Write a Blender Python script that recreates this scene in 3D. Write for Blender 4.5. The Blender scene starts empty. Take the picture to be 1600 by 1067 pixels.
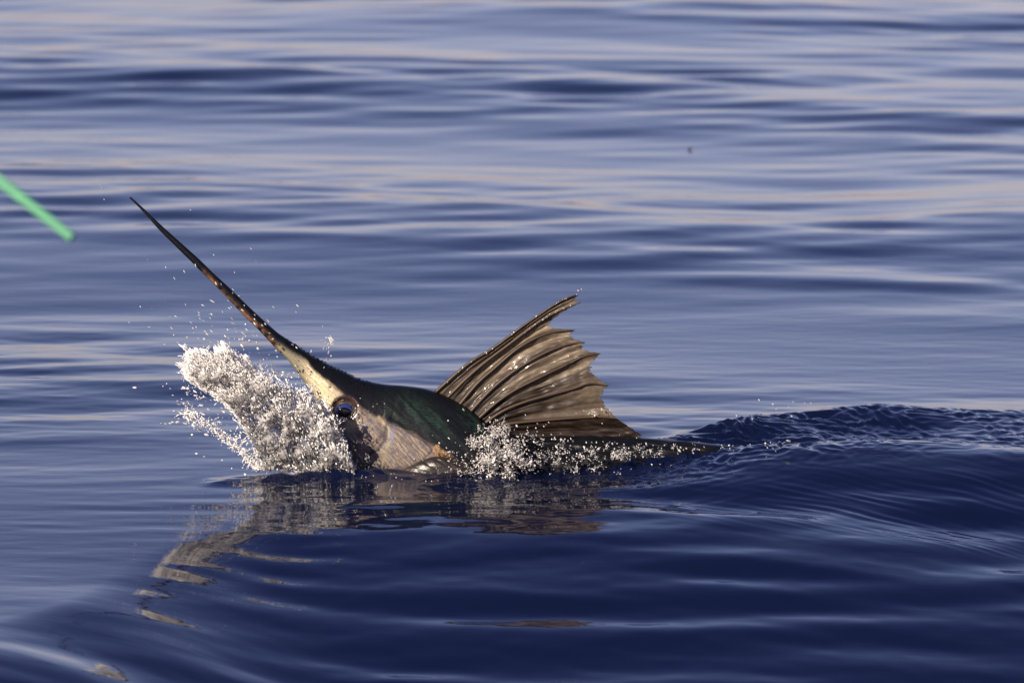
import bpy, bmesh, math, random
import numpy as np
from mathutils import Vector, Matrix
from mathutils.bvhtree import BVHTree
from mathutils.kdtree import KDTree

random.seed(7)
rng = np.random.default_rng(7)
R = math.radians
scene = bpy.context.scene
col = scene.collection

# ------------------------------------------------------------------ camera
CAM = Vector((0.0, -12.0, 2.1))
PITCH = R(8.68)
FPX = 9745.0                      # focal length in photograph pixels (1600 wide)
cam_d = bpy.data.cameras.new('camera')
cam_d.sensor_width = 36.0
cam_d.lens = FPX / 1600.0 * 36.0
cam_d.clip_start = 0.5
cam_d.clip_end = 20000
cam_d.dof.use_dof = True
cam_d.dof.focus_distance = 12.1
cam_d.dof.aperture_fstop = 7.1
cam = bpy.data.objects.new('camera', cam_d)
cam.location = CAM
cam.rotation_euler = (math.pi/2 - PITCH, 0, 0)
col.objects.link(cam)
scene.camera = cam

# ------------------------------------------------------------------ sky, sun, exposure
SUN_EL, SUN_AZ = R(26), R(-34)    # azimuth measured from the view axis' back side: sun behind-left of the camera
sun_dir = Vector((math.sin(SUN_AZ)*math.cos(SUN_EL), -math.cos(SUN_AZ)*math.cos(SUN_EL), math.sin(SUN_EL)))
world = bpy.data.worlds.new('World'); scene.world = world
world.use_nodes = True
nt = world.node_tree
bg = nt.nodes['Background']
sky = nt.nodes.new('ShaderNodeTexSky')
sky.sky_type = 'NISHITA'
sky.sun_disc = False
sky.sun_elevation = SUN_EL
sky.sun_rotation = math.atan2(sun_dir.x, sun_dir.y)
sky.air_density = 1.0; sky.dust_density = 0.6; sky.ozone_density = 3.0
tc = nt.nodes.new('ShaderNodeTexCoord')
mp = nt.nodes.new('ShaderNodeMapping'); mp.inputs['Scale'].default_value = (2.0, 2.0, 5.0)
nz = nt.nodes.new('ShaderNodeTexNoise'); nz.inputs['Scale'].default_value = 1.6; nz.inputs['Detail'].default_value = 5
rp = nt.nodes.new('ShaderNodeValToRGB')
rp.color_ramp.elements[0].position = 0.42; rp.color_ramp.elements[0].color = (1.05, 0.78, 0.90, 1)
rp.color_ramp.elements[1].position = 0.72; rp.color_ramp.elements[1].color = (1.06, 0.785, 0.885, 1)
mul = nt.nodes.new('ShaderNodeMixRGB'); mul.blend_type = 'MULTIPLY'; mul.inputs[0].default_value = 1.0
nt.links.new(tc.outputs['Generated'], mp.inputs[0]); nt.links.new(mp.outputs[0], nz.inputs['Vector'])
nt.links.new(nz.outputs['Fac'], rp.inputs[0])
nt.links.new(sky.outputs[0], mul.inputs[1]); nt.links.new(rp.outputs[0], mul.inputs[2])
sepz = nt.nodes.new('ShaderNodeSeparateXYZ'); nt.links.new(tc.outputs['Generated'], sepz.inputs[0])
gr2 = nt.nodes.new('ShaderNodeValToRGB')
gr2.color_ramp.elements[0].position = 0.10; gr2.color_ramp.elements[0].color = (1, 1, 1, 1)
gr2.color_ramp.elements[1].position = 0.62; gr2.color_ramp.elements[1].color = (0.36, 0.46, 0.72, 1)
mul2 = nt.nodes.new('ShaderNodeMixRGB'); mul2.blend_type = 'MULTIPLY'; mul2.inputs[0].default_value = 1.0
_e = gr2.color_ramp.elements.new(0.0); _e.color = (0.78, 0.87, 1.0, 1)
nt.links.new(sepz.outputs[2], gr2.inputs[0]); nt.links.new(mul.outputs[0], mul2.inputs[1]); nt.links.new(gr2.outputs[0], mul2.inputs[2])
nt.links.new(mul2.outputs[0], bg.inputs['Color'])
bg.inputs['Strength'].default_value = 0.10

sun_d = bpy.data.lights.new('sun', 'SUN')
sun_d.energy = 5.0
sun_d.angle = R(0.5)
sun_d.color = (1.0, 0.86, 0.68)
sun = bpy.data.objects.new('sun', sun_d)
sun.rotation_euler = sun_dir.to_track_quat('Z', 'Y').to_euler()
sun.location = (-4, -6, 5)
col.objects.link(sun)

scene.view_settings.view_transform = 'Standard'
scene.view_settings.look = 'None'
scene.view_settings.exposure = 0.5
scene.view_settings.gamma = 1.0
scene.view_settings.use_curve_mapping = False
scene.cycles.use_denoising = True
scene.cycles.max_bounces = 10
scene.cycles.transmission_bounces = 8
scene.cycles.caustics_reflective = False
scene.cycles.caustics_refractive = False
scene.cycles.sample_clamp_indirect = 6.0

# ------------------------------------------------------------------ helpers
CP, SP = math.cos(PITCH), math.sin(PITCH)
def ray(px, py):
    a = (px - 800.0)/FPX; b = (533.5 - py)/FPX
    return Vector((a, CP + b*SP, -SP + b*CP))
def P(px, py, Y=0.0):
    d = ray(px, py); t = (Y - CAM.y)/d.y
    return CAM + d*t
def G(px, py, z=0.0):
    d = ray(px, py); t = (z - CAM.z)/d.z
    return CAM + d*t
def to_px(x, y, z):
    dx, dy, dz = x - CAM.x, y - CAM.y, z - CAM.z
    f = dy*CP - dz*SP; u = dy*SP + dz*CP
    return 800 + dx/f*FPX, 533.5 - u/f*FPX

def tag(o, label=None, cat=None, group=None, kind=None):
    if label: o['label'] = label
    if cat: o['category'] = cat
    if group: o['group'] = group
    if kind: o['kind'] = kind
    return o

def mesh_obj(name, verts, faces, mat=None, parent=None, smooth=True):
    me = bpy.data.meshes.new(name)
    verts = np.asarray(verts, dtype=np.float32)
    if isinstance(faces, np.ndarray):
        n = faces.shape[1]
        me.vertices.add(len(verts)); me.vertices.foreach_set('co', verts.ravel())
        me.loops.add(faces.size); me.loops.foreach_set('vertex_index', faces.astype(np.int32).ravel())
        me.polygons.add(len(faces))
        me.polygons.foreach_set('loop_start', np.arange(0, faces.size, n, dtype=np.int32))
        me.polygons.foreach_set('loop_total', np.full(len(faces), n, dtype=np.int32))
        me.update(calc_edges=True); me.validate()
    else:
        me.from_pydata([tuple(map(float, v)) for v in verts], [], faces)
    me.polygons.foreach_set('use_smooth', np.full(len(me.polygons), smooth))
    if mat: me.materials.append(mat)
    o = bpy.data.objects.new(name, me); col.objects.link(o)
    if parent is not None: o.parent = parent
    return o

def grid_faces(nu, nv, wrap_v=False):
    i = np.arange(nu-1)[:, None]; j = np.arange(nv if wrap_v else nv-1)[None, :]
    j2 = (j+1) % nv
    a = i*nv + j; b = (i+1)*nv + j; c = (i+1)*nv + j2; d = i*nv + j2
    return np.stack([a, b, c, d], -1).reshape(-1, 4)

def sstep(a, b, x):
    t = np.clip((x-a)/(b-a), 0, 1); return t*t*(3-2*t)

class Waves:
    def __init__(s, seed, n, lmin, lmax, spread, base=90.0, power=1.0):
        r = np.random.default_rng(seed)
        s.lam = np.exp(r.uniform(np.log(lmin), np.log(lmax), n))
        s.ang = R(base) + R(spread)*r.normal(size=n)
        s.k = 2*np.pi/s.lam; s.kx = s.k*np.cos(s.ang); s.ky = s.k*np.sin(s.ang)
        s.ph = r.uniform(0, 2*np.pi, n)
        s.a = (s.lam**power); s.a /= np.sqrt(np.sum((s.a*s.k)**2)/2)     # unit rms slope
    def __call__(s, x, y):
        x, y = np.broadcast_arrays(np.asarray(x, float), np.asarray(y, float)); h = np.zeros(x.shape)
        for a, kx, ky, p in zip(s.a, s.kx, s.ky, s.ph):
            h += a*np.sin(kx*x + ky*y + p)
        return h

def nodes(name):
    m = bpy.data.materials.new(name); m.use_nodes = True
    t = m.node_tree; return m, t, t.nodes['Principled BSDF']

def add_bump(t, bs, scale, strength, dist, detail=4, vec=None, sc3=(1, 1, 1)):
    n = t.nodes.new('ShaderNodeTexNoise'); n.inputs['Scale'].default_value = scale; n.inputs['Detail'].default_value = detail
    c = t.nodes.new('ShaderNodeTexCoord'); mpn = t.nodes.new('ShaderNodeMapping'); mpn.inputs['Scale'].default_value = sc3
    t.links.new(c.outputs['Object'], mpn.inputs[0]); t.links.new(mpn.outputs[0], n.inputs['Vector'])
    b = t.nodes.new('ShaderNodeBump'); b.inputs['Strength'].default_value = strength; b.inputs['Distance'].default_value = dist
    t.links.new(n.outputs['Fac'], b.inputs['Height']); t.links.new(b.outputs[0], bs.inputs['Normal'])
    return n, b

# ------------------------------------------------------------------ water
def interp(x, pts):
    xs, ys = zip(*pts); return np.interp(x, xs, ys)

W_swell = Waves(11, 12, 1.3, 3.2, 22, power=1.0)
W_mid   = Waves(12, 46, 0.17, 0.75, 21, power=0.95)
W_small = Waves(13, 40, 0.05, 0.16, 22, power=1.0)
W_long  = Waves(20, 24, 0.06, 0.22, 6, power=1.0)
W_fore  = Waves(21, 30, 0.13, 0.34, 13, power=1.0)
W_mod   = Waves(14, 10, 1.2, 3.5, 60)
W_mod2  = Waves(15, 14, 0.5, 1.6, 60)
W_chop  = Waves(16, 70, 0.022, 0.14, 55, power=0.9)
W_chop2 = Waves(17, 50, 0.018, 0.07, 80, power=0.8)
W_chop3 = Waves(26, 30, 0.08, 0.34, 30, power=1.0)
W_fan   = Waves(18, 16, 0.022, 0.036, 7, base=58)
W_warp  = Waves(19, 16, 0.25, 0.9, 60)

def height(x, y):
    nrm = lambda w: w/ (np.std(w)+1e-9)
    m1 = np.tanh(W_mod(x, y)*3.0/ (W_mod.a*W_mod.k).mean()*0.2)
    xx = x + 0.05*W_warp(x, y); yy = y + 0.035*W_warp(y+3.1, x-1.7)
    far = sstep(1.0, 3.5, y)
    calm = 1 - 0.80*np.exp(-(((x+1.0)/0.75)**2 + ((y+0.7)/1.3)**2))          # smooth slick left of the fish
    calm *= 1 - 0.72*np.exp(-(((x-0.75)/0.9)**2 + ((y-1.6)/0.8)**2))         # slick beyond the wake
    calm *= 1 - 0.45*np.exp(-(((x+0.1)/0.55)**2 + ((y+0.45)/0.35)**2))       # mirror in front of the splash
    patch = 0.62 + 0.5*np.tanh(1.2*m1)
    h = 0.018*W_swell(x, y)
    h += 0.045*np.exp(-((y-8.3-0.3*x)/1.5)**2)*(1-sstep(0.2, 1.7, x))
    h += 0.024*np.exp(-((y-3.6+0.3*x)/0.9)**2)*(1-sstep(0.1, 1.3, x))
    h += 0.025*np.exp(-((y-3.9)/0.7)**2)*sstep(0.6, 1.4, x)
    h += (0.042 + 0.013*far)*calm*patch*W_mid(xx, yy)
    h += 0.022*calm*patch*W_small(xx, yy)*(1-0.35*far)
    h += 0.006*W_small(xx*0.9+5, yy)*(1-far)
    h += 0.020*np.exp(-(((x+0.25)/0.6)**2 + ((y+0.5)/0.45)**2))*W_long(xx, yy)
    # bow swell spreading towards the camera from the fish
    r = np.sqrt((x-0.05)**2*0.55 + (y-0.1)**2) + 1e-6
    front = (1-sstep(-0.25, 0.0, y))*sstep(0, 1, (x - 0.30*(y+0.75) + 0.66)/(0.30 + 0.45*np.clip(-y-0.7, 0, 3)) + 0.2*W_warp(y*1.3, x))
    rr = np.clip(r-0.58, 0, 2.6)
    h -= 0.090*front*(np.sqrt(rr*rr+0.02)-0.1414) + 0.021*front*rr*rr + 0.7*front*0.018*W_swell(x, y) + 0.020*front*sstep(0.62, 1.2, r)
    h += 0.006*front*np.exp(-((r-0.55)/0.3)**2)
    h += 0.0020*front*np.sin(2*np.pi*(r - 0.05*W_warp(x*0.8, y*0.8)*8)/0.20)*np.exp(-((r-1.1)/0.9)**2)*sstep(0.35, 0.6, r)
    # near hump that runs along the fish's flank to the right
    H = interp(x, [(-0.20, 0), (-0.06, .0), (0.12, .0), (0.25, .006), (0.36, .024), (0.48, .044), (0.62, .051), (0.85, .046), (1.05, .034), (1.5, .022), (2.5, .0)])
    yc = interp(x, [(-0.2, -0.04), (0.3, 0.0), (0.7, 0.06), (1.1, 0.02), (2.5, -0.1)])
    wf = interp(x, [(-0.1, 0.12), (0.2, 0.17), (0.45, 0.34), (0.8, 0.42), (1.3, 0.55), (2.5, .7)])
    d = (y - yc)
    prof = np.where(d < 0, 1 - sstep(0, 1, np.clip(-d/wf, 0, 1)), np.maximum(1 - sstep(0, 1, np.clip(d/0.22, 0, 1)), 0))
    h += H*prof
    h -= 0.010*np.exp(-((d + wf*1.15)/0.10)**2)*sstep(0.1, 0.4, x)*(1-sstep(1.2, 1.9, x))
    # far ridge of the wake, with the choppy water between the two
    yr = interp(x, [(0.15, .10), (0.28, 0.22), (0.5, 0.52), (0.75, .66), (1.1, 0.72), (1.5, 0.80), (3, 1.1)])
    Hr = interp(x, [(0.12, 0), (0.25, .020), (0.5, .034), (0.75, .030), (0.95, .016), (1.15, .010), (1.6, .006), (3, 0)])
    dr = y - yr
    pr = np.where(dr < 0, np.exp(-(dr/0.17)**2), np.exp(-(dr/0.10)**2))
    h += Hr*pr
    inside = sstep(0.18, 0.30, x)*sstep(-0.02, 0.10, y-yc)*(1-sstep(0.0, 0.05, dr))
    decay = interp(x, [(0, 1), (0.4, 1.0), (0.6, .75), (0.85, .42), (1.2, .26), (2.2, .10)])
    ch = W_chop(x+0.3*W_warp(y*3, x*3), y*0.8); ch2 = W_chop2(x+0.25*W_warp(x*3, y*3), y); ch3 = W_chop3(x, y)
    ridged = -np.abs(ch)*1.6 + 0.012
    h += inside*decay*(0.24*ridged + 0.26*ch2 + 0.10*ch3)
    # rough water film over the flank, roughest by the body
    fl = np.exp(-((d-0.0)/0.11)**2)*interp(x, [(-0.2, 0), (-0.05, 1), (0.3, 1), (0.55, .5), (0.9, .10), (1.4, .03), (2, 0)])
    h += fl*(0.30*(-np.abs(ch)*1.3+0.004) + 0.22*ch2)
    # fan of fine ripples at the foot of the hump
    fan = np.exp(-(((x-0.52)/0.20)**2 + ((y+0.34)/0.16)**2)) + 0.7*np.exp(-(((x-0.9)/0.25)**2 + ((y+0.42)/0.22)**2))
    fan += 0.5*np.exp(-(((x-0.75)/0.35)**2 + ((y+0.22)/0.12)**2))
    h += 0.055*fan*W_fan(x + 0.1*W_warp(x*2, y*2), y)
    fl2 = np.exp(-(((x-0.36)/0.20)**2 + ((y+0.16)/0.11)**2))
    h += 0.05*fl2*W_fan(x*0.6, -y)
    # low lip of water pushed ahead of the splash
    lip = np.exp(-((y+0.055+0.03*np.sin(x*7))/0.035)**2)*sstep(-0.62, -0.50, x)*(1-sstep(-0.28, -0.1, x))
    h += lip*(0.014 + 0.26*W_chop(x*0.7, y) + 0.10*ch2)
    lf = (1-sstep(-0.82, -0.48, x - 0.27*(y+0.7)))*(1-sstep(-0.6, -0.2, y))
    h += 0.004*lf*np.clip(-y-0.2, 0, 4)
    h -= 0.045*front*np.clip(-y-0.95, 0, 3)
    h += front*(0.052*W_fore(xx, yy) + 0.020*W_small(yy*.3+xx, yy))
    tr = np.exp(-(((x+0.13)/0.13)**2 + ((y+0.17)/0.07)**2))
    h -= 0.010*tr
    return h

def axis(segs):
    out = [segs[0][0]]
    for a, b, s in segs:
        n = max(1, int(round((b-a)/s))); out += list(np.linspace(a, b, n+1)[1:])
    return np.array(out)
def grow(start, s, end, f=1.35):
    o = []; v = start
    while v < end: v += s; s *= f; o.append(v)
    return o
gx = axis([(-2.1, -1.15, .012), (-1.15, 1.15, .0042), (1.15, 2.1, .012)])
gr = np.array(grow(2.1, .03, 6000)); gx = np.concatenate([-gr[::-1], gx, gr])
gy = axis([(-4.2, -3.6, .03), (-3.6, -0.6, .012), (-0.6, 0.85, .0055), (0.85, 2.2, .011), (2.2, 11.0, .026)])
gx_f = grow(11.0, .05, 9000); gy = np.concatenate([-np.array(grow(4.2, .05, 3000))[::-1], gy, gx_f])
X, Y = np.meshgrid(gx, gy, indexing='ij')
Z = height(X, Y)
edge = (1 - sstep(2.1, 30, np.abs(X)))*(1 - sstep(14, 60, Y))*(1-sstep(4.3, 30, -Y))
Z = Z*edge
nu, nv = X.shape
wm, wt, wb = nodes('sea_water')
wb.inputs['Base Color'].default_value = (0.0035, 0.0065, 0.026, 1)
wb.inputs['Roughness'].default_value = 0.035
wb.inputs['IOR'].default_value = 1.333
add_bump(wt, wb, 14.0, 0.10, 0.006, 3, sc3=(0.6, 1.6, 1))
water = mesh_obj('water', np.stack([X.ravel(), Y.ravel(), Z.ravel()], -1), grid_faces(nu, nv)[:, ::-1].copy(), wm)
tag(water, 'dark blue rippled sea surface with a breaking wake', kind='structure')
#FISH
# ------------------------------------------------------------------ sailfish
YF = 0.10          # the plane the fish swims in
def catmull(pts, n):
    p = np.asarray(pts, float); m = len(p)
    u = np.linspace(0, m-1, n); i = np.clip(u.astype(int), 0, m-2); f = (u-i)[:, None]
    g = lambda k: p[np.clip(k, 0, m-1)]
    p0, p1, p2, p3 = g(i-1), g(i), g(i+1), g(i+2)
    return 0.5*((2*p1) + (-p0+p2)*f + (2*p0-5*p1+4*p2-p3)*f**2 + (-p0+3*p1-3*p2+p3)*f**3)

ST = [  # top px, top py, bottom px, bottom py, half width (m), squareness
 (204,307.5, 202,309.5, .0012), (228,329, 225,332.5, .003), (252,352, 247,357.5, .0045), (280,377, 274,384.5, .0056), (309,403, 302,412, .0068),
 (335,428, 327,437, .0077), (360,451, 351,461, .0086), (392,482, 381,493, .0103), (415,503, 402,513, .0125), (435,520.5, 419,531, .015), (455,534, 434,547, .019),
 (475,547, 450,562, .0235), (500,562, 468,586, .030), (530,577, 487,613, .037), (562,592, 503,650, .044), (597,600, 520,690, .052),
 (632,603, 545,730, .059), (667,608, 585,770, .065), (702,621, 630,800, .070), (736,641, 690,830, .075), (772,667, 750,848, .078),
 (820,682, 810,860, .078), (900,681, 900,865, .074), (1000,684, 1000,862, .068), (1120,695, 1120,852, .058), (1250,718, 1250,842, .044),
 (1400,785, 1400,830, .026), (1520,797, 1520,822, .014), (1600,803, 1600,816, .006)]
ST = np.array(ST, float)
NU, NV = 720, 240
_full = catmull(ST, 4000); _q = np.concatenate([np.linspace(0, 16.5, 620), np.linspace(16.5, len(ST)-1, 101)[1:]])
st = np.stack([np.interp(_q, np.linspace(0, len(ST)-1, 4000), _full[:, k]) for k in range(5)], -1)
tops = np.array([P(a, b, YF) for a, b in st[:, :2]]); bots = np.array([P(a, b, YF) for a, b in st[:, 2:4]])
th = np.linspace(0, 2*np.pi, NV, endpoint=False)
ct, sn = np.cos(th), np.sin(th)
u01 = np.linspace(0, 1, NU)
ctr = (tops+bots)/2; axv = (tops-bots)/2
wd = np.maximum(st[:, 4], .0008)
sq = 0.86
sx = np.sign(sn)*np.abs(sn)**sq
V = ctr[:, None, :] + axv[:, None, :]*ct[None, :, None]
V[:, :, 1] += wd[:, None]*sx[None, :]*(1 - 0.10*ct[None, :])
Vf = V.reshape(-1, 3)

def pxof(v):                                   # side view coordinates, the same for both flanks
    y = np.minimum(v[:, 1], 2*YF - v[:, 1])
    return to_px(v[:, 0], y, v[:, 2])

def seg_dist(px, py, pts):
    d = np.full(px.shape, 1e9)
    for (x0, y0), (x1, y1) in zip(pts[:-1], pts[1:]):
        dx, dy = x1-x0, y1-y0; t = np.clip(((px-x0)*dx+(py-y0)*dy)/(dx*dx+dy*dy), 0, 1)
        d = np.minimum(d, np.hypot(px-x0-t*dx, py-y0-t*dy))
    return d
def ell(px, py, cx, cy, rx, ry, ang=0):
    a = R(ang); dx, dy = px-cx, py-cy
    u = (dx*math.cos(a)+dy*math.sin(a))/rx; v = (-dx*math.sin(a)+dy*math.cos(a))/ry
    return np.sqrt(u*u+v*v)
def gauss(d, s): return np.exp(-(d/s)**2)

_n1 = Waves(31, 40, 3, 30, 360, power=0.6); _n2 = Waves(32, 40, 1.8, 8, 12, base=50+90, power=0.4)
_n3 = Waves(33, 40, 4, 26, 10, base=40+90, power=0.6)
def unit(w):
    s_ = np.sqrt(np.sum(w.a**2)/2); return lambda x, y: w(x, y)/s_
n_iso, n_fib, n_long = unit(_n1), unit(_n2), unit(_n3)

LINE = [(300, 404), (380, 487), (425, 530), (450, 546), (477, 561), (492, 581), (519, 600), (534, 614), (558, 632), (576, 646), (597, 657), (624, 668), (650, 679), (676, 695), (700, 716), (760, 760), (1600, 840)]
def lerp(a, b, f): return a + (np.asarray(b)-a)*f[:, None]
def pigment(px, py):
    n = n_iso(px, py); fib = n_fib(px, py); lg = n_long(px, py)
    xs, ys = zip(*LINE)
    yb = np.interp(px, xs, ys)
    d = (py - yb)*0.75 + 0.3*n + 1.3*lg*sstep(540, 600, px)
    light = sstep(-3.5, 5, d)*sstep(425, 460, px)
    c = np.tile(np.array([.005, .0055, .007]), (len(px), 1))
    # green sheen of the nape
    g = gauss(ell(px, py, 664, 650, 56, 20, 36), 0.85)*(0.75+0.35*lg)
    g = np.maximum(g, gauss(ell(px, py, 738, 660, 36, 9, 47), 0.9)*(0.9+0.3*lg))
    g = np.maximum(g, 0.5*gauss(ell(px, py, 622, 655, 26, 7, 38), 0.9))
    g *= 1 - 0.85*gauss(seg_dist(px, py, [(612, 652), (650, 678), (690, 710)]), 4)
    g *= 1 - 0.55*gauss(seg_dist(px, py, [(690, 625), (715, 655), (735, 690)]), 6)
    g = np.clip(g, 0, 1)
    c = lerp(c, (.017, .040, .027), g*np.clip(0.62+0.30*fib+0.30*n, .05, 1))
    c = lerp(c, (.06, .085, .03), np.clip(0.5*gauss(seg_dist(px, py, [(604, 640), (640, 668), (670, 695)]), 3)*(0.5+0.5*fib), 0, 1)*g)
    # silvery side
    side = np.tile(np.array([.135, .105, .092]), (len(px), 1))
    side = lerp(side, (.33, .28, .22), np.clip(0.35+0.5*fib+0.25*lg, 0, 1)*0.75)
    side = lerp(side, (.10, .085, .10), np.clip(0.3*n+0.25, 0, 1))
    cream = 1-sstep(518, 552, px + 0.3*(py-600))
    side = lerp(side, (.70, .59, .38), cream*np.clip(0.75+0.12*n+.15*fib, 0, 1)*sstep(455, 492, px))
    side = lerp(side, (.16, .15, .10), (1-sstep(450, 490, px))*0.8)
    side = lerp(side, (.42, .40, .25), 0.6*gauss(ell(px, py, 497, 625, 10, 24, 68-90), 1.0)*cream)
    side = lerp(side, (.50, .42, .25), gauss(seg_dist(px, py, [(545, 668), (560, 662)]), 8)*0.5)
    side = lerp(side, (.30, .16, .07), 0.8*gauss(ell(px, py, 694, 705, 13, 8), 1.0))
    c = lerp(c, side, light*1.0)
    # bill: brown stain along the lower edge
    b = gauss(seg_dist(px, py, [(318, 427), (345, 455), (372, 484), (405, 512), (440, 552), (462, 578)]), 4.5)*sstep(300, 330, px)*(1-sstep(450, 475, px))
    c = lerp(c, (.17, .085, .045), np.clip(b*(0.6+0.4*n), 0, 1))
    c = lerp(c, (.34, .31, .20), gauss(seg_dist(px, py, [(436, 545), (455, 566), (472, 586)]), 6)*0.6)
    # eye surround
    e = ell(px, py, 538, 637, 21, 19)
    c = lerp(c, (.028, .020, .020), sstep(1.12, 0.9, e))
    c = lerp(c, (.16, .10, .05), 0.7*gauss(ell(px, py, 530, 629, 7, 4, 20), 1.0))
    c = lerp(c, (.20, .07, .055), 0.45*gauss(seg_dist(px, py, [(551, 624), (557, 632), (559, 642), (556, 648)]), 1.8))
    c = lerp(c, (.03, .02, .02), gauss(ell(px, py, 516, 605, 2.6, 1.8), 1.0))
    # lines of the cheek
    c = lerp(c, (.035, .03, .04), 0.9*gauss(seg_dist(px, py, [(600, 655), (604, 672), (601, 690), (590, 704), (574, 712)]), 2.4))
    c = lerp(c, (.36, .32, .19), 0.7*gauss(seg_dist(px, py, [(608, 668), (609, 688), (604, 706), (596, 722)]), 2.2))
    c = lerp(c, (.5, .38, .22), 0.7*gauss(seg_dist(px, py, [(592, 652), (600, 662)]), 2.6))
    c = lerp(c, (.20, .22, .42), 0.6*gauss(ell(px, py, 612, 680, 3, 11, 8), 1.0))
    c = lerp(c, (.22, .25, .42), 0.5*gauss(ell(px, py, 568, 665, 5, 4), 1.0))
    return np.clip(c, 0.002, 0.9)

def set_col(o, c):
    a = o.data.color_attributes.new('pigment', 'FLOAT_COLOR', 'POINT')
    rgba = np.ones((len(o.data.vertices), 4), np.float32); rgba[:, :3] = c
    a.data.foreach_set('color', rgba.ravel())

# relief of the head: eye socket, gill edges, brow ridge
px, py = pxof(Vf)
off = -0.0045*sstep(1.15, 0.55, ell(px, py, 538, 638, 20, 18))
off += 0.0010*gauss(ell(px, py, 538, 638, 25, 23) - 1.0, 0.22)
off -= 0.0018*gauss(seg_dist(px, py, [(596, 652), (603, 672), (600, 690), (588, 705), (572, 713)]), 2.6)
off += 0.0014*gauss(seg_dist(px, py, [(608, 668), (609, 688), (604, 706), (596, 722)]), 2.2)
off -= 0.0022*gauss(ell(px, py, 516, 605, 2.4, 1.8), 1)
off += 0.0008*n_long(px*0.6, py*0.6)*sstep(590, 640, px)*0.5
off += 0.0035*(n_iso(px*0.55, py*0.8)+0.5*n_iso(px*1.3, py*1.7))*sstep(752, 800, px)*sstep(655, 680, py)
off -= 0.0020*gauss(seg_dist(px, py, [(612, 652), (650, 678), (690, 710)]), 3.5)
off += 0.00015*n_iso(px*.7, py*.7)*sstep(440, 500, px)
side_sign = np.where(Vf[:, 1] < YF, -1.0, 1.0)
Vf[:, 1] += side_sign*off*np.clip(np.abs(Vf[:, 1]-YF)/0.01, 0, 1)
# knobs of wet skin on the crown
Vf[:, 2] += 0.0012*np.clip(n_iso(px*2.2, py*2.2), 0, 2)*(ct[None, :].repeat(NU, 0).ravel() > 0.8)*sstep(430, 470, px)*(1-sstep(560, 590, px))

fm, ft, fb = nodes('fish_skin')
va = ft.nodes.new('ShaderNodeVertexColor'); va.layer_name = 'pigment'
fn = ft.nodes.new('ShaderNodeTexNoise'); fn.inputs['Scale'].default_value = 260; fn.inputs['Detail'].default_value = 3
fr = ft.nodes.new('ShaderNodeMapRange'); fr.inputs['To Min'].default_value = 0.62; fr.inputs['To Max'].default_value = 1.38
fx = ft.nodes.new('ShaderNodeMixRGB'); fx.blend_type = 'MULTIPLY'; fx.inputs[0].default_value = 1
co = ft.nodes.new('ShaderNodeTexCoord')
ft.links.new(co.outputs['Object'], fn.inputs['Vector'])
ft.links.new(fn.outputs['Fac'], fr.inputs[0]); ft.links.new(va.outputs[0], fx.inputs[1]); ft.links.new(fr.outputs[0], fx.inputs[2])
ft.links.new(fx.outputs[0], fb.inputs['Base Color'])
fb.inputs['Roughness'].default_value = 0.38
fb.inputs['Specular IOR Level'].default_value = 0.15
fb.inputs['Coat Weight'].default_value = 0.16; fb.inputs['Coat Roughness'].default_value = 0.10
add_bump(ft, fb, 150, 0.32, 0.002, 4)

fish = bpy.data.objects.new('sailfish', None); fish.location = (0, YF, 0); fish.empty_display_size = 0.3; col.objects.link(fish)
tag(fish, 'dark sailfish breaking the surface with long bill raised and brown sail fin spread', 'fish')
def part(name, verts, faces, mat, parent=fish, smooth=True):
    v = np.array(verts, dtype=float)
    pw = Vector((0, 0, 0)); q = parent
    while q is not None: pw = pw + q.location; q = q.parent
    return mesh_obj(name, v - np.array(pw), faces, mat, parent, smooth)

faces = grid_faces(NU, NV, True)
c0 = Vf[:NV].mean(0); c1 = Vf[-NV:].mean(0)
allv = np.vstack([Vf, c0, c1])
caps = []
for j in range(NV):
    caps.append((NU*NV, j, (j+1) % NV)); caps.append((NU*NV+1, (NU-1)*NV + (j+1) % NV, (NU-1)*NV + j))
body = part('body', allv, faces, fm)
bm = bmesh.new(); bm.from_mesh(body.data); bm.verts.ensure_lookup_table()
for t3 in caps: bm.faces.new([bm.verts[i] for i in t3]).smooth = True
bmesh.ops.recalc_face_normals(bm, faces=bm.faces[:]); bm.to_mesh(body.data); bm.free()
ppx, ppy = pxof(allv)
set_col(body, pigment(ppx, ppy))
bvh = BVHTree.FromPolygons([tuple(v) for v in allv], [tuple(f) for f in faces.tolist()])

def on_skin(px, py, lift=0.0):
    d = ray(px, py).normalized()
    hit, nrm, _, _ = bvh.ray_cast(CAM, d)
    if hit is None: hit = P(px, py, YF); nrm = Vector((0, -1, 0))
    if nrm.dot(d) > 0: nrm = -nrm
    return hit + nrm*lift

def patch(name, poly, lift, mat=fm, parent=fish, rings=44, nb=180, power=5, colour=True, sink=0.003, wob=0):
    pl = catmull(list(poly)+[poly[0]], nb+1)[:-1]; c = pl.mean(0)
    vs = [on_skin(c[0], c[1], lift)]
    for k in range(1, rings+1):
        f = (k/rings)**0.8
        for q in pl:
            p2 = c + (q-c)*f
            vs.append(on_skin(p2[0], p2[1], lift*(1-f**power) - sink*f**power))
    fs = [(0, 1+j, 1+(j+1) % nb) for j in range(nb)]
    for k in range(rings-1):
        for j in range(nb):
            a = 1+k*nb+j; b = 1+k*nb+(j+1) % nb
            fs.append((a, a+nb, b+nb, b))
    o = part(name, vs, fs, mat, parent)
    if colour:
        a_, b_ = pxof(np.array(vs)); set_col(o, pigment(a_, b_))
    return o
gill = patch('gill_cover', [(604, 662), (622, 668), (645, 677), (668, 690), (679, 702), (668, 716), (650, 727), (628, 738), (608, 742), (600, 728), (607, 706), (611, 685)], 0.0032, power=9)
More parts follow.
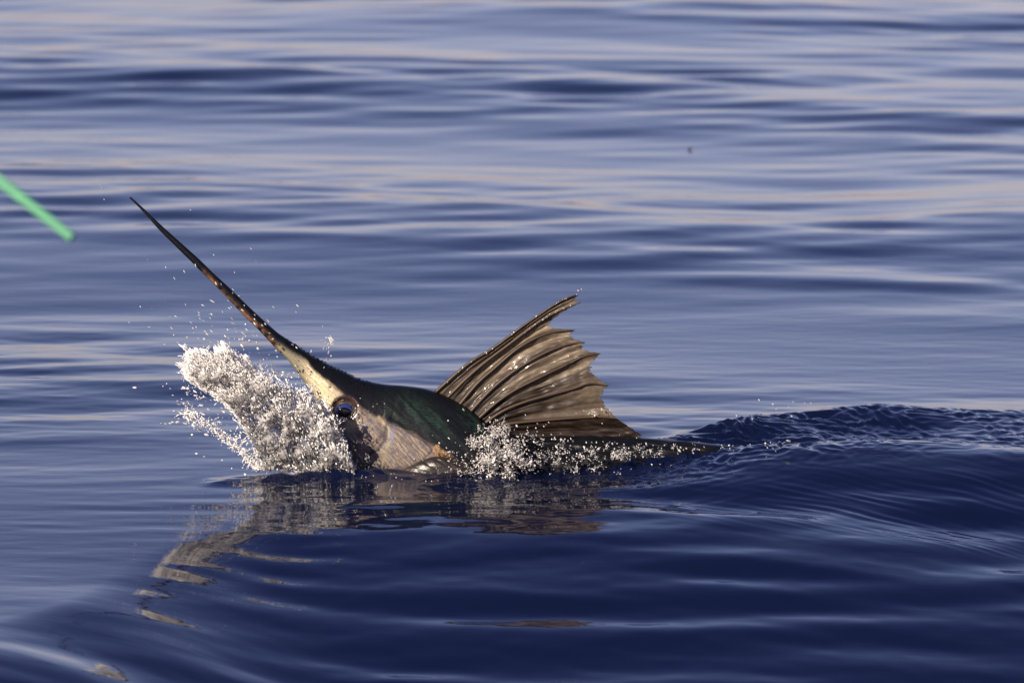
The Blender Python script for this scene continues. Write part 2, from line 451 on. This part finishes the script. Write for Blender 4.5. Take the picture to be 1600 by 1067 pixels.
patch('cheek_plate', [(560, 652), (578, 654), (594, 660), (600, 674), (597, 688), (586, 700), (570, 706), (556, 698), (550, 680), (552, 664)], 0.0018, power=9, rings=12, nb=56)

# pectoral fin folded against the flank
pm, pt, pb = nodes('pectoral_skin'); pb.inputs['Base Color'].default_value = (.022, .017, .014, 1); pb.inputs['Roughness'].default_value = 0.34
add_bump(pt, pb, 60, 0.5, 0.004, 4, sc3=(0.4, 1, 2))
patch('pectoral_fin', [(612, 742), (632, 731), (655, 720), (676, 713), (696, 712), (722, 722), (748, 740), (775, 765), (740, 785), (680, 775), (635, 760)], 0.013, mat=pm, power=4, colour=False, sink=0.001)
rm, rt, rb = nodes('fin_root_skin'); rb.inputs['Base Color'].default_value = (.20, .12, .06, 1); rb.inputs['Roughness'].default_value = 0.3
add_bump(rt, rb, 160, 1.0, 0.006, 5)
patch('fin_root', [(673, 706), (676, 696), (684, 692), (692, 700), (704, 706), (712, 715), (698, 718), (682, 715)], 0.009, mat=rm, rings=20, nb=60, power=2, colour=False)

# eye
em, et, eb = nodes('eye_iris'); eb.inputs['Base Color'].default_value = (.022, .032, .12, 1); eb.inputs['Roughness'].default_value = 0.08
eb.inputs['Coat Weight'].default_value = 1.0; eb.inputs['Coat Roughness'].default_value = 0.02
km, kt, kb = nodes('eye_pupil'); kb.inputs['Base Color'].default_value = (.002, .002, .004, 1); kb.inputs['Roughness'].default_value = 0.04
km2, kt2, kb2 = nodes('eye_rim'); kb2.inputs['Base Color'].default_value = (.045, .024, .018, 1); kb2.inputs['Roughness'].default_value = 0.15
def disc_dome(name, cx, cy, rx, ry, ang, lift, rise, mat, parent, n=40, rings=10):
    vs = [on_skin(cx, cy, lift+rise)]; a0 = R(ang)
    nrm = (on_skin(cx, cy, 1.0) - on_skin(cx, cy, 0)).normalized(); c3 = on_skin(cx, cy, lift)
    ux = (P(cx+1, cy, YF)-P(cx, cy, YF)); uy = (P(cx, cy+1, YF)-P(cx, cy, YF))
    vs = [c3 + nrm*rise]
    for k in range(1, rings+1):
        f = math.sin(k/rings*math.pi/2); z = math.cos(k/rings*math.pi/2)
        for j in range(n):
            t_ = 2*math.pi*j/n; a = math.cos(t_)*rx*f; b = math.sin(t_)*ry*f
            X_ = a*math.cos(a0)-b*math.sin(a0); Y_ = a*math.sin(a0)+b*math.cos(a0)
            vs.append(c3 + ux*X_ + uy*Y_ + nrm*rise*z)
    fs = [(0, 1+j, 1+(j+1) % n) for j in range(n)]
    for k in range(rings-1):
        for j in range(n):
            a = 1+k*n+j; b = 1+k*n+(j+1) % n; fs.append((a, a+n, b+n, b))
    return part(name, vs, fs, mat, parent)
eye = disc_dome('eye', 538.5, 642, 15, 11.5, 6, -0.002, 0.0070, em, fish)
disc_dome('pupil', 538.5, 643.5, 11.0, 8.0, 6, 0.0022, 0.0040, km, eye)
def tube(pts, rad, mat, name, parent, nseg=8, npt=None):
    p = catmull(pts, npt or len(pts)*6); r_ = np.interp(np.linspace(0, 1, len(p)), np.linspace(0, 1, len(rad)), rad)
    vs = []; tg = np.gradient(p, axis=0)
    for q, t_, rr in zip(p, tg, r_):
        t_ = Vector(t_).normalized(); a = t_.orthogonal().normalized(); a = (Vector((0, -1, 0)) - t_*Vector((0, -1, 0)).dot(t_)).normalized(); b = t_.cross(a)
        for j in range(nseg):
            an = 2*math.pi*j/nseg; vs.append(Vector(q) + (a*math.cos(an)+b*math.sin(an))*rr)
    f = grid_faces(len(p), nseg, True)
    f = [tuple(x) for x in f.tolist()]
    f.append(tuple(range(nseg))[::-1]); f.append(tuple((len(p)-1)*nseg + j for j in range(nseg)))
    return part(name, vs, f, mat, parent)
rim = [on_skin(538+19.5*math.cos(a), 637.5+17*math.sin(a), 0.001) for a in np.linspace(0, 2*math.pi, 22)]
tube(rim, [.0009, .0016, .0007, .0010, .0017, .0009], km2, 'eye_rim', eye)

# sail
RAYS = [
 [(680,613),(712.5,584),(739,563),(765,547.6),(791,529),(817,509.5),(844,491),(870,474),(891,463.6),(904,460.5)],
 [(699,621),(728,592),(758,566),(790,542),(822,518),(852,497),(882,482),(908,472.6)],
 [(718,632),(746,599),(773,575),(807,546),(838,528),(865,519),(899,515.5)],
 [(734,644),(765,611),(796,585),(828,564),(859,548),(888,538),(914.5,535)],
 [(746,655),(775.5,629),(807,608),(843.7,589.6),(883,571),(912,557),(938.7,552)],
 [(755,663),(786,642),(822.7,627),(859,617),(896,607),(922,599),(951,602.5)],
 [(765,672),(796.5,662),(843.7,657),(896,653),(938,651.5),(964.4,654)],
 [(772,684),(830,688),(880,690),(940,690),(985,686),(1003,680)]]
SC = [.07, .24, .09, .11, .14, .12, .01]
NT, NS = 110, 26
rays2 = [catmull(r_, NT) for r_ in RAYS]
YO = [0.000, -0.002, -0.004, -0.006, -0.008, -0.010, -0.012, -0.004]
BI = [0.006, 0.008, 0.006, 0.006, 0.008, 0.009, 0.008]
sn_ = unit(Waves(41, 50, .06, .5, 20, base=0, power=.8))    # wrinkles that run along the rays
sm_ = unit(Waves(42, 50, .05, .5, 360, power=.8))
SV, SCOL, sf = [], [], []
tt = np.linspace(0, 1, NT)
cnt = 0
def ray_at(i, t):
    x_ = np.interp(t, tt, rays2[i][:, 0]); y_ = np.interp(t, tt, rays2[i][:, 1]); return x_, y_
def sail_y(s_abs, i, f, t):
    base = YO[i]*(1-f)+YO[i+1]*f
    lean = 0.030*t - 0.012*t*t
    return YF + lean + base*np.sqrt(t) + BI[i]*np.sin(np.pi*f)**0.6*np.sin(np.pi*np.clip(t, 0, 1)**0.8*0.85)
rows = []
for i in range(7):
    for k in range(NS if i < 6 else NS+1):
        f = k/NS; s_abs = i+f
        cut = 1 - SC[i]*(4*f*(1-f))**(0.65 if i == 1 else 0.8)
        jag = 0.008*(np.sin(s_abs*23.0)+np.sin(s_abs*57+1)+np.sin(s_abs*91+2))*min(1, 4*f*(1-f)*2)
        t = tt*(cut+jag)
        xa, ya = ray_at(i, t); xb, yb_ = ray_at(i+1, t)
        x_ = xa*(1-f)+xb*f; y_ = ya*(1-f)+yb_*f
        wr = sn_(s_abs*0.55 + 0.05*t, t*0.25)
        mm = sm_(s_abs*0.45, t*1.0)
        amp = np.interp(s_abs, [0, .6, 1.6, 2.5, 7], [.0020, .0036, .0020, .0010, .0015])
        Y_ = sail_y(s_abs, i, f, t) + amp*wr*np.sin(np.pi*np.clip(t, .02, .97))**0.5 + 0.0012*mm
        rows.append((x_, y_, Y_, s_abs, f, i, t, wr, mm))
for (x_, y_, Y_, *_r) in rows:
    SV += [P(a, b, c) for a, b, c in zip(x_, y_, Y_)]
SV = np.array(SV)
cols = []
for (x_, y_, Y_, s_abs, f, i, t, wr, mm) in rows:
    tan = np.array([.215, .168, .122]); dark = np.array([.022, .014, .010]); pale = np.array([.42, .34, .25])
    e = 4*f*(1-f)
    k1 = np.clip(0.72 + 0.16*wr + 0.12*mm, 0, 1)
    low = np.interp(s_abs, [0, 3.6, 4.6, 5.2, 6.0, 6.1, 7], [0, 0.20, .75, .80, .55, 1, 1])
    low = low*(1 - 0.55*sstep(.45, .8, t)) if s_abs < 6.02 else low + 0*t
    low = np.clip(low + 0.72*(1-sstep(0.0, 0.42, t)) + 0.12*mm, 0, 1)  # shading towards the fin base, put into the colour
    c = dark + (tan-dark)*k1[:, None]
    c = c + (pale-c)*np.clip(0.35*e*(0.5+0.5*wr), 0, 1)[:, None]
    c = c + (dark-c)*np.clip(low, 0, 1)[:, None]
    rib = 0.45*math.exp(-((1-f)/0.10)**2) if i < 6 else 0    # darker strip on one side of each ray
    c = c*(1-rib)
    cols.append(c)
cols = np.clip(np.vstack(cols), .003, 1)
sm, stt, sb = nodes('sail_membrane')
vc = stt.nodes.new('ShaderNodeVertexColor'); vc.layer_name = 'pigment'
sno = stt.nodes.new('ShaderNodeTexNoise'); sno.inputs['Scale'].default_value = 120; sno.inputs['Detail'].default_value = 5
smr = stt.nodes.new('ShaderNodeMapRange'); smr.inputs['To Min'].default_value = 0.6; smr.inputs['To Max'].default_value = 1.4
smx = stt.nodes.new('ShaderNodeMixRGB'); smx.blend_type = 'MULTIPLY'; smx.inputs[0].default_value = 1
cc = stt.nodes.new('ShaderNodeTexCoord'); stt.links.new(cc.outputs['Object'], sno.inputs['Vector'])
stt.links.new(sno.outputs['Fac'], smr.inputs[0]); stt.links.new(vc.outputs[0], smx.inputs[1]); stt.links.new(smr.outputs[0], smx.inputs[2])
stt.links.new(smx.outputs[0], sb.inputs['Base Color'])
sb.inputs['Roughness'].default_value = 0.40; sb.inputs['Specular IOR Level'].default_value = 0.32; sb.inputs['Coat Weight'].default_value = 0.18; sb.inputs['Coat Roughness'].default_value = 0.08
add_bump(stt, sb, 55, 0.25, 0.003, 5)
tr_ = stt.nodes.new('ShaderNodeBsdfTranslucent'); mx = stt.nodes.new('ShaderNodeMixShader'); mx.inputs[0].default_value = 0.28
out = stt.nodes['Material Output']
stt.links.new(smx.outputs[0], tr_.inputs['Color']); stt.links.new(sb.outputs[0], mx.inputs[1]); stt.links.new(tr_.outputs[0], mx.inputs[2]); stt.links.new(mx.outputs[0], out.inputs['Surface'])
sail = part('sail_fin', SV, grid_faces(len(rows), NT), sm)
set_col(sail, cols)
sd = sail.modifiers.new('thick', 'SOLIDIFY'); sd.thickness = 0.0009; sd.offset = 0
raym, rt2, rb2 = nodes('fin_ray_skin'); rb2.inputs['Base Color'].default_value = (.060, .040, .028, 1); rb2.inputs['Roughness'].default_value = 0.4
rb2.inputs['Specular IOR Level'].default_value = 0.3
add_bump(rt2, rb2, 160, 0.1, 0.002, 3)
for i in range(8):
    pts = []
    for t in np.linspace(0, 1, 26):
        x_, y_ = ray_at(i, t)
        ii = min(i, 6); f = 0 if i < 7 else 1
        pts.append(P(x_, y_, float(sail_y(i, ii, f, t)) - 0.0016))
    tube(pts, [.0036, .0031, .0026, .0019, .0009], raym, 'fin_ray', sail, nseg=7, npt=70)

# ------------------------------------------------------------------ thrown water
def ico(sub):
    b = bmesh.new(); bmesh.ops.create_icosphere(b, subdivisions=sub, radius=1.0)
    v = np.array([x.co[:] for x in b.verts]); f = np.array([[q.index for q in fc.verts] for fc in b.faces]); b.free(); return v, f
ICO0, ICO1 = ico(1), ico(2)
def blobs(pos, rad, direc, stretch, tmpl):
    v, f = tmpl; n = len(pos)
    d = direc/np.linalg.norm(direc, axis=1, keepdims=True)
    comp = (v @ np.eye(3))[None]                          # n x m x 3
    al = np.einsum('mk,nk->nm', v, d)
    vv = v[None]*rad[:, None, None] + d[:, None, :]*(al*(stretch-1)[:, None]*rad[:, None])[:, :, None]
    vv = vv + pos[:, None, :]
    ff = f[None] + (np.arange(n)*len(v))[:, None, None]
    return vv.reshape(-1, 3), ff.reshape(-1, 3)

def spray_mat(name, clear, tint=(.90, .87, .84)):
    m = bpy.data.materials.new(name); m.use_nodes = True; t = m.node_tree; b = t.nodes['Principled BSDF']
    b.inputs['Base Color'].default_value = (*tint, 1); b.inputs['Roughness'].default_value = 0.06; b.inputs['IOR'].default_value = 1.333
    n = t.nodes.new('ShaderNodeTexNoise'); n.inputs['Scale'].default_value = 55; n.inputs['Detail'].default_value = 5
    c = t.nodes.new('ShaderNodeTexCoord'); t.links.new(c.outputs['Object'], n.inputs['Vector'])
    r_ = t.nodes.new('ShaderNodeMapRange'); r_.inputs['From Min'].default_value = 0.38; r_.inputs['From Max'].default_value = 0.62
    r_.inputs['To Min'].default_value = clear[0]; r_.inputs['To Max'].default_value = clear[1]
    t.links.new(n.outputs['Fac'], r_.inputs[0]); t.links.new(r_.outputs[0], b.inputs['Transmission Weight'])
    if clear[1] < 0.95:                       # aerated water passes light through
        tl = t.nodes.new('ShaderNodeBsdfTranslucent'); tl.inputs['Color'].default_value = (*tint, 1)
        ms = t.nodes.new('ShaderNodeMixShader'); ms.inputs[0].default_value = 0.10
        t.links.new(b.outputs[0], ms.inputs[1]); t.links.new(tl.outputs[0], ms.inputs[2]); t.links.new(ms.outputs[0], t.nodes['Material Output'].inputs['Surface'])
    return m
foam = spray_mat('splash_water', (0.0, 0.22), (.97, .94, .90))
white = spray_mat('spray_white', (0.0, 0.0), (.97, .95, .92))
foam2 = spray_mat('wash_water', (0.15, 0.9), (.95, .92, .88))

def remeshed(name, v, f, vox, mat, disp=0.0):
    o = mesh_obj(name, v, f, mat)
    m = o.modifiers.new('union', 'REMESH'); m.mode = 'VOXEL'; m.voxel_size = vox; m.use_smooth_shade = True
    dg = bpy.context.evaluated_depsgraph_get(); dg.update()
    me = bpy.data.meshes.new_from_object(o.evaluated_get(dg))
    o.modifiers.clear(); old = o.data; o.data = me; bpy.data.meshes.remove(old); me.name = name
    me.materials.clear(); me.materials.append(mat)
    me.polygons.foreach_set('use_smooth', np.ones(len(me.polygons), bool))
    return o

FL = {0.0: [(402,735),(380,712),(340,680),(291,654)], .13: [(412,733),(392,690),(358,636),(294,592)], .3: [(438,735),(408,682),(362,618),(290,556)],
      .5: [(470,738),(436,668),(392,602),(352,545)], .62: [(490,739),(455,672),(412,605),(378,560)], .8: [(518,740),(480,675),(448,618),(425,584)], 1.0: [(556,742),(541,700),(518,645),(482,590)]}
fk = sorted(FL); fc = np.array([catmull(FL[k], 60) for k in fk])
def flow(a, t):
    ia = np.interp(a, fk, np.arange(len(fk))); i = np.clip(ia.astype(int), 0, len(fk)-2); f = ia-i
    it = np.clip(t*59, 0, 58.999); j = it.astype(int); g = it-j
    q = lambda ii, jj: fc[ii, jj]
    return (q(i, j)*((1-f)*(1-g))[:, None] + q(i+1, j)*(f*(1-g))[:, None] + q(i, j+1)*((1-f)*g)[:, None] + q(i+1, j+1)*(f*g)[:, None])
nsp = unit(Waves(51, 60, 6, 60, 360, power=.7)); nst = unit(Waves(52, 60, .015, .12, 4, base=0, power=.6))
def Parr(xy, Y): return np.array([P(a, b, c) for (a, b), c in zip(xy, Y)])
NB = [unit(Waves(301, 60, 12, 45, 360, power=.8)), unit(Waves(302, 60, 4, 12, 360, power=.5))]
def dens(px, py, a, t):                       # how thickly the drops lie: plume tip, right foot, strand, thin middle
    D = 0.30 + 0*px
    D = np.maximum(D, 1.5*gauss(ell(px, py, 330, 590, 48, 42, 25), 1.0))
    D = np.maximum(D, 1.3*gauss(ell(px, py, 520, 705, 46, 46, 30), 1.0))
    D = np.maximum(D, 0.8*gauss(ell(px, py, 440, 715, 60, 26), 1.0))
    D = np.maximum(D, 0.9*gauss(ell(px, py, 480, 612, 26, 14, -20), 1.0))
    D = D*np.exp(0.95*NB[0](px, py) + 0.65*NB[1](px, py) + 0.75*nst(a, t*0.04))
    D = np.where(a < .03, np.maximum(D, 1.6), D)
    D = np.where((a > .03) & (a < .14) & (t > .24), D*0.04, D)
    D = np.where((a > .60) & (t > .84), D*0.06, D)
    return D
def sample_flow(n, seed, thr=1.6):
    g = np.random.default_rng(seed); N = n*14
    a = g.uniform(0, 1, N); t = g.uniform(0, 1, N); xy = flow(a, t)
    k = g.random(N)*thr < dens(xy[:, 0], xy[:, 1], a, t); k = np.nonzero(k)[0][:n]
    return a[k], t[k], xy[k], g
def filaments(start, d0, n_st, step, r0, wob, g):
    """strings of small blobs wandering from each start: start (n,3), d0 (n,3) metres direction"""
    n = len(start); p = start.copy(); d = d0/np.linalg.norm(d0, axis=1, keepdims=True); P_, R_, D_ = [], [], []
    L = g.integers(max(2, n_st//3), n_st+1, n); axis_ = g.normal(size=(n, 3)); axis_ /= np.linalg.norm(axis_, axis=1, keepdims=True)
    for k in range(n_st):
        act = k < L; fr_ = np.sin(np.pi*(k+.7)/(L+.5)).clip(.25, 1)
        P_.append(p[act]); R_.append((r0*fr_*(1+.35*g.normal(size=n)).clip(.4, 1.9))[act]); D_.append(d[act])
        d = d + wob*np.cross(axis_, d) + 0.35*wob*g.normal(size=(n, 3)); d /= np.linalg.norm(d, axis=1, keepdims=True)
        p = p + d*step
    R_ = np.concatenate(R_); return np.concatenate(P_), R_, np.concatenate(D_), np.full(len(R_), 1.5)
def flow_pos(a, t, xy, g, sp=1.5):
    d2 = flow(a, np.clip(t+.03, 0, 1)) - flow(a, np.clip(t-.03, 0, 1))
    xy = xy + g.normal(size=xy.shape)*(sp*(.6+1.6*t))[:, None]
    Y = -0.005 - 0.035*t*(0.4+a) + g.normal(size=len(a))*(0.012+0.012*t) - 0.015*a
    pos = Parr(xy, Y); pos[:, 2] = np.maximum(pos[:, 2], -0.004)
    d3 = np.stack([d2[:, 0], g.normal(size=len(a))*5, -d2[:, 1]], -1)
    return pos, d3
# strings and lumps of water
a, t, xy, g = sample_flow(1300, 61); pos, d3 = flow_pos(a, t, xy, g)
A_ = filaments(pos, d3 + g.normal(size=d3.shape)*4, 20, .0016, .0010, .16, g)
a, t, xy, g = sample_flow(600, 63); pos, d3 = flow_pos(a, t, xy, g)
B_ = (pos, .0010 + .0028*g.random(len(a))**3, d3, 1+2*g.random(len(a)))
v, f = blobs(*[np.concatenate(z) for z in zip(A_, B_)], ICO0)
sp1 = remeshed('bow_splash', v, f, 0.0009, foam)
tag(sp1, 'white splash of water thrown up left of the fish face under its bill', 'splash', kind='stuff')
# thin torn sheets of clear water that carry them
def sheet(name, seed, Y0, hs, mat, label):
    na, n_t = 230, 240
    A, T = np.meshgrid(np.linspace(0.15, 1, na), np.linspace(0, 0.95, n_t), indexing='ij'); A, T = A.ravel(), T.ravel()
    xy = flow(A, T)
    big = unit(Waves(200+seed, 50, 18, 70, 360, power=.8))(xy[:, 0], xy[:, 1]); fine = unit(Waves(210+seed, 60, 4, 14, 360, power=.7))(xy[:, 0], xy[:, 1])
    fibre = unit(Waves(220+seed, 50, .012, .07, 3, base=0, power=.6))(A, T*.06)
    Yv = Y0 - 0.03*T + 0.008*big + 0.0016*fine + 0.0022*fibre
    sv = Parr(xy + np.stack([fine, big], -1)*0.8, Yv)
    hole = 0.55*big + 0.45*fibre + 0.35*fine > np.interp(T, [0, .4, .7, 1], [1.3, .75, .35, -.5]) - hs
    hole |= (A > .70) & (T > .80 + .03*big)
    fq = grid_faces(na, n_t); fq = fq[~hole[fq].any(1)]
    use = np.unique(fq); mp_ = np.full(len(sv), -1); mp_[use] = np.arange(len(use))
    o = mesh_obj(name, sv[use], mp_[fq], mat); m = o.modifiers.new('thick', 'SOLIDIFY'); m.thickness = .0014; m.offset = 0
    tag(o, label, 'splash', kind='stuff'); return o
film = spray_mat('water_film', (0.55, 1.0), (.93, .90, .88))
sheet('splash_sheet', 0, -0.010, 0.0, film, 'thin torn sheet of clear water rising beside the fish face')
sheet('splash_sheet', 1, -0.040, 0.35, film, 'thin torn sheet of clear water nearest the camera in the big splash')
# fine drops
a, t, xy, g = sample_flow(11000, 62, 3.5); pos, d3 = flow_pos(a, t, xy, g, 2.2)
rad = .0005+.0010*g.random(len(a))**2; st_ = g.uniform(1, 3.5, len(a))
n_p = 24000     # feathered streaks of the white plume at the upper left
a_ = np.clip(g.normal(.36, .15, n_p), .14, .66)
tm = 1.0 + .07*np.sin(a_*39+.6) + .035*np.sin(a_*97+1) + .02*np.sin(a_*211)
t_ = np.clip(tm - np.abs(g.normal(0, .17, n_p)), .2, 1.10)
xy_ = flow(a_, np.minimum(t_, 1)); d_ = flow(a_, np.full(n_p, 1.0)) - flow(a_, np.full(n_p, .95)); xy_ = xy_ + d_*(np.maximum(t_-1, 0)*20)[:, None] + g.normal(size=xy_.shape)*1.8
kp = g.random(n_p) < np.exp(.9*NB[0](xy_[:, 0]*1.4, xy_[:, 1]*1.4) + .6*nst(a_, a_*0))*.9
pos = np.concatenate([pos, Parr(xy_, -0.03 + g.normal(size=n_p)*.014)[kp]]); rad = np.concatenate([rad, (.0003+.0006*g.random(n_p)**2)[kp]])
d3 = np.concatenate([d3, (np.stack([d_[:, 0], 0*a_, -d_[:, 1]], -1)+g.normal(size=(n_p, 3))*.5)[kp]]); st_ = np.concatenate([st_, g.uniform(3, 11, n_p)[kp]])
v, f = blobs(pos, rad, d3, st_, ICO0)
mist = mesh_obj('splash_mist', v, f, white); tag(mist, 'fine white drops drifting through the splash beside the fish face', 'spray', kind='stuff')

# froth boiling over the flank and a broken trail of it behind
g = np.random.default_rng(71)
def cpts(n, pts, sx_, sy_, Yr, cut):
    pts = np.array(pts, float); w = pts[:, 2]**2/np.sum(pts[:, 2]**2); c = pts[g.choice(len(pts), n*4, p=w)]
    xy = c[:, :2] + g.normal(size=(n*4, 2))*np.array([sx_, sy_])*c[:, 2:3]
    k = 0.7*NB[0](xy[:, 0]+90, xy[:, 1]) + 0.7*NB[1](xy[:, 0]+40, xy[:, 1]) > cut; xy = xy[k][:n]
    return Parr(xy, g.uniform(*Yr, len(xy)))
c1 = [(755,690,1),(770,675,.9),(785,690,1.1),(775,712,1.2),(790,728,1.1),(765,738,.9),(800,705,1),(740,690,.6),(752,672,.5),(790,665,.6),(815,715,.9),(830,722,.8),(800,745,.7),(760,722,1)]
c2 = [(845,716,.9),(862,722,.8),(880,708,.7),(905,712,.6),(925,716,.7),(945,702,.8),(965,712,.7),(985,706,.8),(1003,702,.6),(1020,706,.6),(1050,702,.5),(1085,700,.4),(1140,698,.35),(1200,694,.3),(880,690,.35),(862,684,.3),(820,680,.5),(845,690,.4),(960,742,.35),(975,738,.35),(900,735,.4),
      (720,722,.6),(705,708,.4),(712,735,.4),(735,738,.6),(930,735,.5)]
def froth(pts, n, sx_, sy_, Yr, cut, r0):
    p = cpts(n, pts, sx_, sy_, Yr, cut); d = g.normal(size=p.shape)*[1.2, .6, 1]
    return filaments(p, d, 16, .0013, r0*.9, .30, g)
c3 = [(572,716,.5),(582,730,.7),(572,742,.8),(592,742,.7),(604,745,.5),(566,700,.4),(560,725,.7),(556,742,.8),(620,747,.4)]
q0 = froth(c3, 130, 8, 6, (-0.02, 0.02), -.2, .0008)
q1 = froth(c1, 1150, 9, 7, (-0.045, 0.02), -.35, .00105); q2 = froth(c2, 420, 13, 6, (-0.045, 0.01), .25, .0009)
p = cpts(900, c1, 9, 7, (-0.05, 0.02), -.6); q3 = (p, .0006+.0018*g.random(len(p))**2.5, g.normal(size=p.shape), 1+g.random(len(p)))
p = cpts(900, c2, 15, 8, (-0.05, 0.01), .1); q4 = (p, .0005+.0013*g.random(len(p))**2.5, g.normal(size=p.shape), 1+g.random(len(p)))
v, f = blobs(*[np.concatenate(z) for z in zip(q0, q1, q2, q3, q4)], ICO0)
sp2 = remeshed('flank_wash', v, f, 0.0009, foam2)
tag(sp2, 'broken white water boiling over the flank just below the sail fin', 'splash', kind='stuff')

# loose droplets
g = np.random.default_rng(81)
DP = []
def drops(n, cx, cy, sx_, sy_, r0, r1, dirn=(-.6, 0, .7), Yr=(-.08, .04), stretch=(1, 2.5), ang=0):
    q = g.normal(size=(n, 2))*[sx_, sy_]; a = R(ang); xy = np.stack([cx + q[:, 0]*math.cos(a)-q[:, 1]*math.sin(a), cy + q[:, 0]*math.sin(a)+q[:, 1]*math.cos(a)], -1)
    Y = g.uniform(*Yr, n); pos = Parr(xy, Y)
    d = np.array(dirn)[None] + g.normal(size=(n, 3))*.15
    DP.append((pos, r0+(r1-r0)*g.random(n)**2.5, d, g.uniform(*stretch, n)))
drops(60, 345, 500, 60, 26, .0006, .0015, dirn=(-.7, 0, .6), stretch=(2, 5))
drops(50, 385, 550, 34, 20, .0008, .0024, dirn=(-.7, 0, .6))
drops(20, 425, 577, 16, 7, .0012, .0032)
drops(60, 292, 610, 12, 38, .0009, .0026, dirn=(-.8, 0, .3))
drops(70, 330, 662, 36, 16, .0009, .0028, dirn=(-.9, 0, .3), ang=28)
drops(8, 268, 661, 12, 2, .0016, .0026, dirn=(-1, 0, .1))
drops(50, 385, 705, 22, 20, .0008, .0022, ang=40)
drops(22, 510, 545, 7, 14, .0007, .0018, dirn=(.3, 0, .9)); drops(14, 516, 532, 3, 5, .0008, .0018)
drops(16, 330, 430, 60, 40, .0006, .0011, dirn=(-.5, 0, .8), stretch=(2, 5))
drops(5, 165, 296, 12, 6, .0006, .0009)
drops(110, 800, 690, 45, 20, .0008, .0022); drops(60, 920, 705, 60, 12, .0007, .0018)
drops(25, 700, 715, 25, 14, .0008, .002); drops(3, 905, 455, 3, 8, .0008, .0012)
drops(60, 470, 755, 70, 7, .0006, .0014, Yr=(-.08, -.04)); drops(30, 620, 750, 60, 6, .0006, .0012, Yr=(-.08, -.05))
drops(16, 1180, 697, 80, 7, .001, .0022, Yr=(-.02, .02)); drops(14, 1200, 645, 60, 12, .001, .002, Yr=(.4, .6))
xs_ = np.concatenate([d[0] for d in DP])
allp = [np.concatenate(z) for z in zip(*DP)]
v, f = blobs(*allp, ICO1)
drp = mesh_obj('flying_droplets', v, f, foam2)
tag(drp, 'loose bright water droplets flying around the bill and splash', 'droplets', kind='stuff')

# wet beads on the skin and the sail
bp, br = [], []
g = np.random.default_rng(91)
for _ in range(45):
    x_, y_ = 575+g.normal()*28, 668+g.normal()*24
    h = on_skin(x_, y_, .0003); bp.append(h); br.append(.0005+.0009*g.random()**2)
for _ in range(16):
    a = g.uniform(0, 2*math.pi); bp.append(on_skin(538+19*math.cos(a), 640+16*math.sin(a), .003)); br.append(.0008+.001*g.random())
edge_rows = [np.array(rays2[i]) for i in (0, 1)]
for _ in range(46):
    i = g.integers(0, 2); t = g.uniform(0.05, 1) if i == 0 else g.uniform(.55, 1); x_, y_ = ray_at(i, t)
    bp.append(P(x_+g.normal()*.6, y_+g.normal()*.6, float(sail_y(i, i, 0, t))-.004)); br.append(.0007+.0014*g.random()**2)
for _ in range(22):
    x_, y_ = 925+g.normal()*14, 645+g.normal()*4+ (0); bp.append(P(x_, y_, YF-.004)); br.append(.0008+.0014*g.random()**2)
bp = np.array([list(b) for b in bp]); br = np.array(br)
v, f = blobs(bp, br, np.tile([1., 0, 0], (len(bp), 1)), np.ones(len(bp)), ICO0)
beads = part('water_beads', v, f, foam2); tag(beads, kind='stuff')

# ------------------------------------------------------------------ green rod and floating speck
gm, gt, gb = nodes('green_rod_paint'); gb.inputs['Base Color'].default_value = (.12, .34, .20, 1); gb.inputs['Roughness'].default_value = 0.85; gb.inputs['Specular IOR Level'].default_value = 0.1
add_bump(gt, gb, 30, 0.2, 0.004, 3)
tip = P(113, 372, -4.3); butt = P(-420, -48, -4.1)
rod = bpy.data.objects.new('green_rod', None); rod.location = butt; col.objects.link(rod)
def rod_piece(name, t0, t1, r0, r1):
    a = butt.lerp(tip, t0); b = butt.lerp(tip, t1)
    tube([a, a.lerp(b, .33), a.lerp(b, .66), b], [r0, r1], gm, name, rod, nseg=14)
rod_piece('rod_blank', 0, .86, .0078, .0070); rod_piece('rod_tip', .855, 1, .0068, .0062)
tag(rod, 'thin green rod poking in from the left edge above the water', 'rod')
d0 = G(1075, 231, .0)
dm, dt, db = nodes('floating_scrap'); db.inputs['Base Color'].default_value = (.05, .045, .05, 1)
v, f = ICO1; vv = v*np.array([.012, .012, .004]); vv[:, 2] += .008*np.sin(vv[:, 0]*130)
zz = float(height(np.array([d0.x]), np.array([d0.y]))[0])
scrap = mesh_obj('floating_scrap', vv, f, dm); scrap.location = (d0.x, d0.y, zz-.001)
tag(scrap, 'tiny dark scrap floating on the pale water behind the sail fin', 'flotsam')
